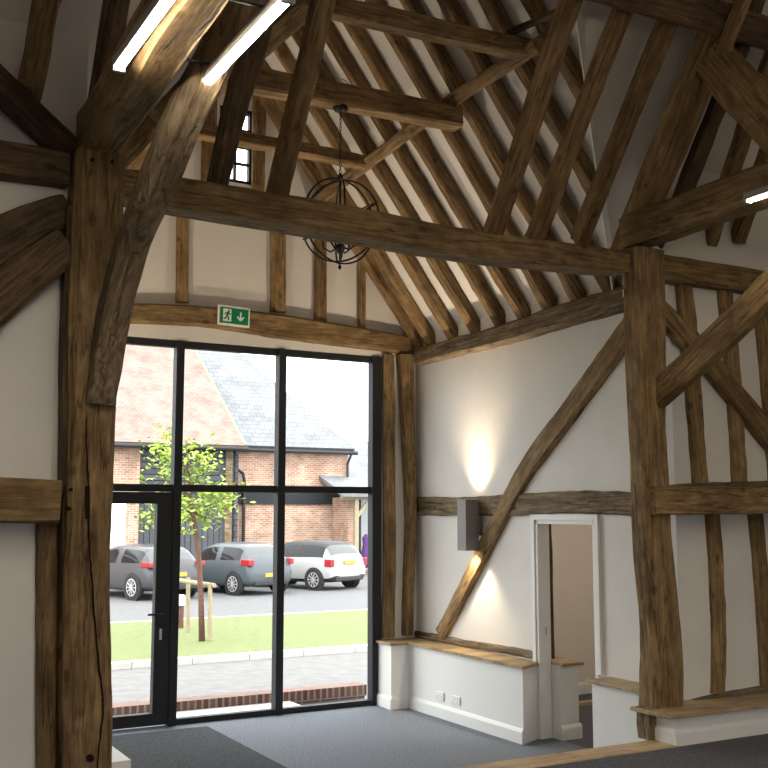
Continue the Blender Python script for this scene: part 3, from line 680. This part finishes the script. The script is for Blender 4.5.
# exit sign
ex = P(234.5, 316, 'Y', GY-.125); 
sg = setp(empty('exit_sign', (ex.x, GY-.115, ex.z)), 'green and white running man exit sign fixed to the cambered beam', 'sign')
sg.rotation_euler = (0, math.radians(1.5), 0)
W_, H_ = .335, .20
box('panel', (-W_/2, 0, -H_/2), (W_/2, .022, H_/2), WHITES, sg, .003)
gw, gh = .30, .158
box('green_field', (-gw/2, -.003, -gh/2), (gw/2, .002, gh/2), GREEN, sg)
def decal(name, polys, mat, y):
    bm = bmesh.new()
    for p in polys: prism(bm, [(a, y, b) for a, b in p], (0, .0015, 0))
    return done(bm, name, mat, sg)
decal('doorway_mark', [[(-.118, -.06), (-.03, -.06), (-.03, .066), (-.118, .066)]], WHITES, -.0042)
def circ(cx, cy, r, n=14): return [(cx+r*math.cos(2*math.pi*k/n), cy+r*math.sin(2*math.pi*k/n)) for k in range(n)]
def limb(pts, r):
    out = []
    for (x0, y0), (x1, y1) in zip(pts, pts[1:]):
        d = math.hypot(x1-x0, y1-y0); nx, ny = -(y1-y0)/d*r, (x1-x0)/d*r
        out.append([(x0+nx, y0+ny), (x1+nx, y1+ny), (x1-nx, y1-ny), (x0-nx, y0-ny)])
    return out
man = [circ(-.058, .047, .0105)] + limb([(-.063, .036), (-.076, -.004)], .011) + limb([(-.064, .03), (-.085, .026), (-.102, .008)], .0055) + limb([(-.064, .03), (-.048, .012), (-.034, .018)], .0055) + limb([(-.076, -.004), (-.056, -.02), (-.062, -.05)], .007) + limb([(-.078, -.004), (-.09, -.03), (-.113, -.036)], .007)
decal('running_man', man, GREEN, -.0056)
decal('down_arrow', limb([(.068, .045), (.068, -.03)], .0075) + limb([(.034, -.002), (.068, -.04)], .0085) + limb([(.102, -.002), (.068, -.04)], .0085), WHITES, -.0042)
# sockets
for k, (px, lab) in enumerate([((440, 696), 'white double socket nearer the window on the low bay wall'), ((456, 700.5), 'white double socket nearer the doorway on the low bay wall')]):
    p = P(px[0], px[1], 'X', 5.605)
    t = setp(empty('wall_socket', (5.61, p.y, p.z)), lab, 'socket', 'double sockets on the low wall')
    box('faceplate', (-.012, -.072, -.042), (0, .072, .042), PLASTIC, t, .004)
    for s in (-1, 1):
        box('rocker_switch', (-.016, s*.02-.007, .012), (-.011, s*.02+.007, .03), PLASTIC, t, .002)
        boxes('pin_holes', [((-.0126, s*.04-.003, -.006), (-.0119, s*.04+.003, .004)), ((-.0126, s*.04-.014, -.026), (-.0119, s*.04-.007, -.021)), ((-.0126, s*.04+.007, -.026), (-.0119, s*.04+.014, -.021))], BLACKP, t)
# small white tags on the post
p = P(626.5, 289, 'X', 5.46)
t = setp(empty('wall_tag', (5.455, p.y, p.z)), 'pair of small white number tags high on the dark post side', 'tag')
box('tag_plate', (-.004, -.02, .03), (.002, .035, .085), PLASTIC, t)
box('tag_plate', (-.004, -.02, -.055), (.002, .035, .0), PLASTIC, t)

# ------------------------------------------------------------------ outside
gnd = box('ground', (-90, -70, G-.4), (140, 170, G), ASPH, kind='structure', base=False)
ky = 15.55
box('path', (-25, 10.9, G), (60, ky, G+.012), PATHM, kind='structure')
for nm, x0, x1 in (('kerb', -25, 60),):
    boxes('kerb', [((x0+i*.92, ky, G), (x0+i*.92+.91, ky+.15, G+.11)) for i in range(int((x1-x0)/.92))], CONC, kind='structure')
lawn = box('lawn', (-25, ky+.15, G), (40, 21.2, G+.09), GRASS); setp(lawn, kind='stuff', label='strip of mown lawn between the path and the parked cars', cat='grass')
boxes('kerb_far', [((-25, 21.2, G), (40, 21.32, G+.10))], CONC, kind='structure')
box('doorstep', (.5, 10.02, G), (4.75, 10.63, -.02), CONC, kind='structure')
gwall = setp(empty('garden_wall', (3.2, 10.66, G)), 'low red brick upstand wall outside the glazed screen', 'wall', kind='thing')
boxes('brickwork', rel([((-.5, 10.63, G), (5.67, 10.83, -.045))], gwall), SMALLB, gwall)
boxes('coping', rel([((-.5, 10.62, -.043), (5.69, 10.84, .075))], gwall), HEADER, gwall)

# barn across the yard
barn = setp(empty('barn', (13, 34, G)), 'brick and black boarded barn with clay tile and slate roofs', 'barn')
def rp_(p): return V(p)-V(barn.location)
xA = P(145, 470, 'Y', 34).x; xV = P(236, 452, 'Y', 34).x; ez = 4.12
def bbox(name, a, b, m): return boxes(name, [(rp_(a), rp_(b))], m, barn, origin=rp_(a))
bbox('brick_wall', (-4, 34.05, G), (P(62, 470, 'Y', 34).x, 34.4, ez), BRICK)
bbox('brick_pier', (P(60, 470, 'Y', 34).x, 34, G), (P(140, 470, 'Y', 34).x, 34.4, ez), BRICK)
bbox('white_door', (P(78, 540, 'Y', 33.95).x, 33.93, G), (P(125, 540, 'Y', 33.95).x, 34.05, 2.3), WHITES)
bbox('boarded_wall', (P(140, 470, 'Y', 34).x, 34.05, 2.6), (xV, 34.3, ez), BOARD)
bbox('boarded_doors', (P(140, 470, 'Y', 34).x, 34.08, G), (xV-.35, 34.25, 2.6), VBOARD)
bbox('timber_post', (xV-.36, 33.98, G), (xV-.12, 34.3, ez), OAKG)
bbox('side_boarding', (xV-.02, 34.0, G), (xV+.1, 36.2, ez), BOARD)
xE = P(348, 500, 'Y', 36).x
bbox('brick_wall', (xV, 36.0, G), (xE, 36.4, 4.3), BRICK)
bbox('tarred_beam', (xV, 35.93, 2.25), (xE, 36.01, 2.68), FRAMEM)
ang = math.atan(.70)
# clay tiled slope: built flat in its own X (along eave) / Y (up slope) axes
vtop = P(187, 345, 'X', xV); slope = math.atan2(vtop.z-ez, vtop.y-33.6)
def roof_plane(name, pts, origin, sl, m, th=.12):
    M = Matrix.Translation(rp_(origin)) @ Matrix.Rotation(sl, 4, 'X')
    bm = bmesh.new(); prism(bm, [(a, b, 0) for a, b in pts], (0, 0, th)); return done(bm, name, m, barn, mw=M)
L = 8.2/math.cos(slope)
roof_plane('tiled_roof', [(-14, 0), (0, 0), (-.1, L), (-14, L)], (xV+.15, 33.6, ez), slope, TILE)
bm = bmesh.new(); d = V((0, math.cos(slope), math.sin(slope))); o_ = rp_((xV+.16, 33.6, ez+.1)); tube(bm, [o_, o_+d*L], .07, 6)
done(bm, 'verge_mortar', flat('ochre_mortar', (0.282, 0.230, 0.144), .9), barn)
sl2 = math.radians(48); xS = P(354, 452, 'Y', 35.7).x
hp = PL(251, 365, (0, -math.tan(sl2), 1), (0, 35.7, 4.28)); hl = (hp.y-35.7)/math.cos(sl2); hx = hp.x-xS
k = 7.5/math.cos(sl2)
roof_plane('slate_roof', [(-7.5, 0), (0, 0), (hx*k/hl, k), (-7.5, k)], (xS, 35.7, 4.28), sl2, SLATE)
bm = bmesh.new(); M = Matrix.Translation(rp_((xS, 35.7, 4.28))) @ Matrix.Rotation(sl2, 4, 'X'); A = M @ V((0, 0, .1)); B = M @ V((hx*k/hl, k, .1))
prism(bm, [A, B, B+V((.02, 2.5, -2.5)), A+V((.02, 9, 0))], (.0, .0, -.1)); done(bm, 'hip_slope', SLATE, barn)
def gut(name, a, b): 
    bm = bmesh.new(); tube(bm, [rp_(a), rp_(b)], .075, 8); done(bm, name, BLACKP, barn)
gut('gutter', (xV-14, 33.52, ez-.02), (xV+.25, 33.52, ez-.02)); gut('gutter', (xV+.1, 35.62, 4.2), (xS+.1, 35.62, 4.2))
bm = bmesh.new(); q = xV+.55; tube(bm, [rp_(c) for c in ((q-.2, 35.6, 4.15), (q-.1, 35.75, 3.7), (q+.45, 35.85, 3.35), (q+.5, 35.85, 3.1), (q+.5, 35.85, G))], .06, 8); done(bm, 'drainpipe', BLACKP, barn)
bm = bmesh.new(); tube(bm, [rp_(c) for c in ((xE-.05, 35.6, 4.2), (xE-.1, 35.85, 3.8), (xE-.1, 35.85, 2.8))], .05, 8); done(bm, 'drainpipe', BLACKP, barn)
# open oak porch at the end of the barn
pc = setp(empty('oak_porch', (19.2, 35.2, G)), 'small oak framed porch with slate roof beside the barn end', 'porch')
def rq(p): return V(p)-V(pc.location)
px0, px1 = P(341, 490, 'Y', 34).x, P(392, 490, 'Y', 34).x
pz = P(345, 497, 'Y', 34).z
slab('porch_roof', [[rq((px0-.1, 33.7, pz)), rq((px1, 33.7, pz)), rq((px1-.3, 36.2, pz+.75)), rq((px0+.1, 36.2, pz+.75))]], (0, 0, .14), SLATE, parent=pc)
xq = P(348, 520, 'Y', 34.6).x
boxes('brick_pier', [(rq((xq, 34.6, G)), rq((xq+.3, 35.9, pz)))], BRICK, pc)
def pt(name, a, b, w): 
    bm = bmesh.new(); a, b = rq(a), rq(b); tube(bm, [a, b], w, 4); return done(bm, name, STAKEM, pc)
xp = P(356, 520, 'Y', 34).x
pt('oak_upright', (xp, 34, G), (xp, 34, pz), .11); pt('oak_brace', (xp, 34, pz-.75), (xp+.6, 34, pz-.05), .08); pt('oak_head', (px0, 34, pz-.02), (px1, 34, pz-.02), .10)
xd = P(363, 540, 'Y', 35).x
boxes('porch_door', [(rq((xd, 35.2, G)), rq((px1+.3, 35.3, pz)))], flat('pale_door_glass', (0.282, 0.315, 0.315), .2), pc)
boxes('door_jamb', [(rq((xd-.12, 35.16, G)), rq((xd, 35.3, pz)))], FRAMEM, pc)
boxes('brick_step', [(rq((px0+.3, 33.7, G)), rq((px1, 35.2, G+.22)))], SMALLB, pc)
bm = bmesh.new(); lathe(bm, [(.05, 0), (.16, .15), (.2, .5), (.12, .85), (.15, 1.1), (.02, 1.25)], 10, c=(P(366, 560, 'Y', 34.6).x, 34.6, .35)); pb = done(bm, 'hanging_banner', flat('purple_cloth', (0.085, 0.034, 0.144), .8), None, (P(366, 560, 'Y', 34.6).x, 34.6, .35), smooth=True)
setp(pb, 'rolled purple cloth standing in front of the porch door', 'cloth'); pb.name = 'purple_cloth'; pb.location.z = G+.22
ob = setp(empty('outbuilding', (24.5, 48, G)), 'pale slate roofed outbuilding beyond the porch', 'outbuilding')
boxes('wall', [(V((-5.0, 0, 0)), V((6, 4, 3.6)))], WHITES, ob)
slab('roof', [[(-5.3, -.4, 3.5), (6.3, -.4, 3.5), (6.3, 2.2, 5.9), (-4.2, 2.2, 5.9)]], (0, 0, .15), SLATE, parent=ob)

# cars
def car(name, label, paint, loc, head, L, Wd, H, prof, plate_z, trim=False, roofm=None, lampz=.86, wr=.31, wb=(.62, 3.15), lamp=(.09, .16, .13)):
    """car axis: +X forward, origin under the rear bumper. prof: (x, half width, underside, belt, roof half width, roof z)."""
    t = setp(empty(name, loc), label, 'car', 'cars parked in front of the barn'); t.rotation_euler = (0, 0, head)
    bm = bmesh.new(); mi = {'paint': 0, 'glass': 1, 'trim': 2, 'roof': 3}
    rows = []
    for (x, w, zf, zb, wrf, zr) in prof:
        q = [(0, zf), (w*.82, zf), (w*.97, zf+.09), (w, (zf+zb)/2+.03), (w*.975, zb), (wrf, max(zr-.05, zb+.005)), (wrf*.78, zr), (0, zr+.012)]
        half = [bm.verts.new((x, y, z)) for y, z in q]
        oth = [half[0]]+[bm.verts.new((x, -y, z)) for y, z in q[1:-1]]+[half[7]]
        rows.append((half, oth))
    n = len(prof)
    for i in range(n-1):
        for sd in (0, 1):
            a, b = rows[i][sd], rows[i+1][sd]
            for k in range(7):
                f = bm.faces.new([a[k], a[k+1], b[k+1], b[k]] if sd == 0 else [a[k], b[k], b[k+1], a[k+1]])
                tag = prof_tag[i]
                f.material_index = 0
                if k == 4 and tag in ('side', 'quarter'): f.material_index = 1
                if tag == 'rearglass' and k in (5, 6): f.material_index = 4
                if tag == 'screen' and k in (5, 6): f.material_index = 1
                if k in (0, 1) or (k == 4 and tag == 'pillar' and trim): f.material_index = 2
                if tag in ('side', 'quarter', 'pillar') and k in (5, 6): f.material_index = 3
    for e in (0, n-1):
        h, o_ = rows[e]; bm.faces.new([h[k] for k in range(8)]+[o_[k] for k in range(6, 0, -1)])
    bmesh.ops.recalc_face_normals(bm, faces=bm.faces)
    me = bpy.data.meshes.new('tmp'); bm.to_mesh(me); bm.free()
    tmp = bpy.data.objects.new('tmp', me); COL.objects.link(tmp)
    for _ in range(5): me.materials.append(paint)
    md = tmp.modifiers.new('s', 'SUBSURF'); md.levels = 2; md.render_levels = 2
    dg = bpy.context.evaluated_depsgraph_get(); ev = bpy.data.meshes.new_from_object(tmp.evaluated_get(dg))
    bpy.data.objects.remove(tmp)
    body = None
    for nm, idx, m in (('body', (0,), paint), ('windows', (1,), DARKGL), ('rear_window', (4,), REARGL), ('sill', (2,), BLACKP if trim else paint), ('roof', (3,), roofm or paint)):
        b2 = bmesh.new(); b2.from_mesh(ev)
        bmesh.ops.delete(b2, geom=[f for f in b2.faces if f.material_index not in idx], context='FACES')
        for f in b2.faces: f.smooth = True; f.material_index = 0
        mm = bpy.data.meshes.new(nm); b2.to_mesh(mm); b2.free(); link(nm, mm, m, t)
    for wx_ in wb:
        for s in (-1, 1):
            yw = s*(Wd/2-.085)
            bm = bmesh.new(); lathe(bm, [(wr+.045, -.01), (wr+.045, .075*1)], 28, 'Y', (wx_, 0, 0))
            for v in bm.verts: v.co = V((v.co.x, s*(Wd/2-.06)+s*v.co.y*.9, v.co.z+wr))
            done(bm, 'wheel_arch', BLACKP, t)
            w_ = bmesh.new(); lathe(w_, [(wr*.7, -.1), (wr-.02, -.1), (wr, -.08), (wr, .08), (wr-.02, .1), (wr*.7, .1)], 28, 'Y')
            wo = done(w_, 'wheel', TYRE, t, smooth=False); wo.location = (wx_, yw+s*.005, wr)
            bm = bmesh.new(); lathe(bm, [(wr*.69, .06), (wr*.69, .102), (wr*.62, .104), (wr*.60, .085)], 24, 'Y')
            for k in range(10):
                a = 2*math.pi*k/10; u = V((math.cos(a), 0, math.sin(a)))
                tube(bm, [u*.03+V((0, .1, 0)), u*wr*.64+V((0, .1, 0))], .018, 4)
            lathe(bm, [(.05, .08), (.05, .112), (.03, .116)], 14, 'Y')
            if s < 0:
                for v in bm.verts: v.co.y *= -1
            done(bm, 'rim', ALLOY, wo)
    for s in (-1, 1):
        y = s*(Wd/2-lamp[1]/2-.05)
        bm = bmesh.new(); bm_box(bm, (.005, y-lamp[1]/2, lampz-lamp[2]/2), (.22+lamp[0], y+lamp[1]/2+s*.03, lampz+lamp[2]/2)); done(bm, 'tail_light', REDL, t, bevel=.02)
        bm = bmesh.new(); bm_box(bm, (L*.62, s*(Wd/2-.02), .88), (L*.62+.1, s*(Wd/2+.16), 1.02)); done(bm, 'door_mirror', BLACKP if trim else paint, t, bevel=.03)
    box('number_plate', (-.02, -.26, plate_z-.055), (.06, .26, plate_z+.055), PLATE, t)
    box('rear_bumper_trim', (-.01, -Wd*.36, .27), (.12, Wd*.36, .40), BLACKP, t, .03)
    return t
prof_tag = ['bumper', 'tail', 'rearglass', 'quarter', 'side', 'pillar', 'side', 'side', 'screen', 'bonnet', 'nose', 'nose']
HD = math.radians(90+29)
def hatch(L, w, H, tail=.0):
    return [(0, w*.80, .36, .56, w*.72, .60), (.05+tail*.3, w*.95, .28, .74, w*.80, .86), (.14+tail, w*.975, .24, .93, w*.80, 1.0), (.34+tail*2.2, w*.985, .22, .95, w*.76, H-.07), (.62+tail*2, w, .2, .94, w*.755, H-.015),
            (L*.36, w, .19, .92, w*.765, H), (L*.36+.055, w, .19, .917, w*.765, H), (L*.47, w, .19, .90, w*.765, H-.01), (L*.60, w, .19, .89, w*.73, H-.12), (L*.75, w*.985, .2, .88, w*.78, .93), (L*.90, w*.95, .22, .76, w*.74, .82), (L*.97, w*.86, .27, .62, w*.7, .68), (L, w*.7, .32, .5, w*.6, .53)]
def place(px, py, head, back, half):
    """origin so that the near rear wheel meets the ground under pixel px,py"""
    p = P(px, py, 'Z', G); f = V((math.cos(head), math.sin(head), 0)); l = V((-f.y, f.x, 0))
    return p-f*back-l*half
h1 = HD-math.radians(12); h2 = HD-math.radians(11); h3 = HD-math.radians(6)
car('hatchback_car', 'grey hatchback car seen through the glazed door', GREYCAR, place(134, 600.5, h1, .72, .86), h1, 4.3, 1.80, 1.41, hatch(4.3, .90, 1.41, .07), .66, lampz=.92, wr=.33, wb=(.78, 3.4), lamp=(.22, .22, .12))
car('hatchback_car', 'blue-grey hatchback car behind the staked tree', BLUECAR, place(234.5, 595.5, h2, .62, .82), h2, 3.9, 1.70, 1.42, hatch(3.9, .85, 1.42, .05), .55, lampz=.90, wr=.31, wb=(.66, 3.1), lamp=(.16, .15, .16))
car('compact_car', 'white compact car with black roof parked nearest the porch', WHITECAR, place(316, 590.5, h3, .60, .82), h3, 3.95, 1.73, 1.42, hatch(3.95, .865, 1.42, .0), .80, True, BLACKP, lampz=.80, wr=.31, wb=(.66, 3.15), lamp=(.05, .13, .22))

# young tree with its stakes
tb = P(202, 641, 'Z', G+.09)
tr = setp(empty('young_tree', tb), 'young bright green tree growing on the lawn between stakes', 'tree')
px2m = (tb-EYE).length/F
def tp(x, y, dy=0): return P(x, y, 'Y', tb.y+dy)-tb
bm = bmesh.new(); tube(bm, [V((0, 0, -.02)), tp(201, 600), tp(199, 560), tp(195, 525), tp(190, 500), tp(188, 470), tp(186, 440)], [.06, .05, .047, .042, .035, .025, .01], 8)
done(bm, 'trunk', BARKM, tr, smooth=True)
br = [((193, 515), (172, 500), (150, 520)), ((192, 510), (210, 505), (228, 496)), ((190, 500), (165, 480), (158, 440)), ((189, 490), (202, 470), (207, 455)), ((188, 478), (178, 455), (168, 436)), ((190, 500), (215, 490), (226, 505)), ((194, 520), (182, 520), (150, 490)), ((192, 510), (205, 520), (210, 500))]
bm = bmesh.new(); ends = []
for i, q in enumerate(br):
    dy = [.3, -.3, .5, -.4, 0, .5, -.5, .2][i]
    p3 = [tp(*q[0]), tp(*q[1], dy*.6), tp(*q[2], dy)]; tube(bm, p3, [.02, .013, .005], 5); ends.append(p3)
done(bm, 'branches', BARKM, tr)
bm = bmesh.new()
def leaf(c, s):
    M = Matrix.Rotation(R.uniform(0, 6.28), 3, 'Z') @ Matrix.Rotation(R.uniform(-1.1, 1.1), 3, 'X') @ Matrix.Rotation(R.uniform(-.8, .8), 3, 'Y')
    vs = [bm.verts.new(c+M @ V(q)*s) for q in ((-1, 0, 0), (-.3, .5, .06), (.5, .4, .05), (1, 0, -.1), (.5, -.4, .05), (-.3, -.5, .06), (0, 0, -.04))]
    for k in range(6): bm.faces.new([vs[k], vs[(k+1) % 6], vs[6]])
for p3 in ends:
    for _ in range(120):
        u = R.uniform(.25, 1.08); a = p3[0].lerp(p3[1], min(1, u*2)) if u < .5 else p3[1].lerp(p3[2], (u-.5)*2)
        leaf(a+V((R.gauss(0, .13), R.gauss(0, .16), R.gauss(0, .13))), R.uniform(.035, .062))
for cx_, cy_, n_, sg_ in ((160, 447, 60, .13), (170, 470, 70, .18), (188, 468, 70, .2), (202, 462, 40, .12), (196, 505, 110, .25), (178, 500, 90, .22), (150, 515, 40, .12), (222, 494, 60, .14), (186, 445, 30, .12)):
    for _ in range(n_): leaf(tp(cx_, cy_)+V((R.gauss(0, sg_), R.gauss(0, .25), R.gauss(0, sg_))), R.uniform(.035, .062))
fo = done(bm, 'foliage', LEAFM, tr); 
st = setp(empty('tree_stake', tb), 'pale wooden stake frame holding the young tree', 'stake')
for (x0, y0, x1, y1) in ((188, 583, 188, 632), (209, 583, 210, 641)):
    a, b = P(x1, y1, 'Z', G+.09)-tb, None
    a.z = -.05
    b = V((a.x-.02, a.y, tp(x0, y0).z))
    bm = bmesh.new(); tube(bm, [a, b], .04, 8); done(bm, 'upright', STAKEM, st)
a, b = tp(184, 582), tp(212, 585)
qa = (P(188, 632, 'Z', G+.09)-tb).y; qb = (P(210, 641, 'Z', G+.09)-tb).y
bm = bmesh.new(); tube(bm, [V((a.x, qa-.06, a.z)), V((b.x, qb-.06, b.z))], .04, 8); done(bm, 'crossbar', STAKEM, st)
pb = P(180, 628, 'Z', G+.09)
bo = setp(empty('bollard_light', pb), 'small reddish bollard with white head by the window mullion', 'bollard')
box('shaft', (-.05, -.05, -.02), (.05, .05, .42), BARKM, bo); box('lamp_head', (-.07, -.07, .42), (.07, .07, .62), WHITES, bo, .01)

# ------------------------------------------------------------------ daylight
w = bpy.data.worlds.new('overcast'); S.world = w; w.use_nodes = True; nt = w.node_tree
bg = nt.nodes['Background']; tc = N(nt, 'ShaderNodeTexCoord'); sp = N(nt, 'ShaderNodeSeparateXYZ'); nt.links.new(tc.outputs['Generated'], sp.inputs[0])
r = ramp(nt, [(.0, (.92, .94, .97)), (1, (1, 1, 1))]); nt.links.new(sp.outputs['Z'], r.inputs[0]); nt.links.new(r.outputs[0], bg.inputs[0])
bg.inputs[1].default_value = 6.6
def portal(loc, rot, sx, sy):
    l = bpy.data.lights.new('portal', 'AREA'); l.shape = 'RECTANGLE'; l.size = sx; l.size_y = sy; l.cycles.is_portal = True
    o = bpy.data.objects.new('window_portal', l); COL.objects.link(o); o.location = loc; o.rotation_euler = rot
portal(((2.15+5.44)/2, GY+.3, 1.85), (math.radians(-90), 0, 0), 3.3, 3.7)
portal(((ox0+ox1)/2, -2.4, (PF+oz)/2), (math.radians(90), 0, 0), ox1-ox0, oz-PF)
sun = bpy.data.lights.new('sun', 'SUN'); sun.energy = 1.3; sun.angle = math.radians(40); sun.color = (1, .97, .92)
so = bpy.data.objects.new('sun', sun); COL.objects.link(so); so.rotation_euler = (math.radians(35), math.radians(-20), 0); so.location = (0, 0, 30)

vs = S.view_settings
S.display_settings.display_device = 'sRGB'
vs.view_transform = 'Standard'; vs.look = 'None'; vs.gamma = 1; vs.use_curve_mapping = False; vs.exposure = 0.0
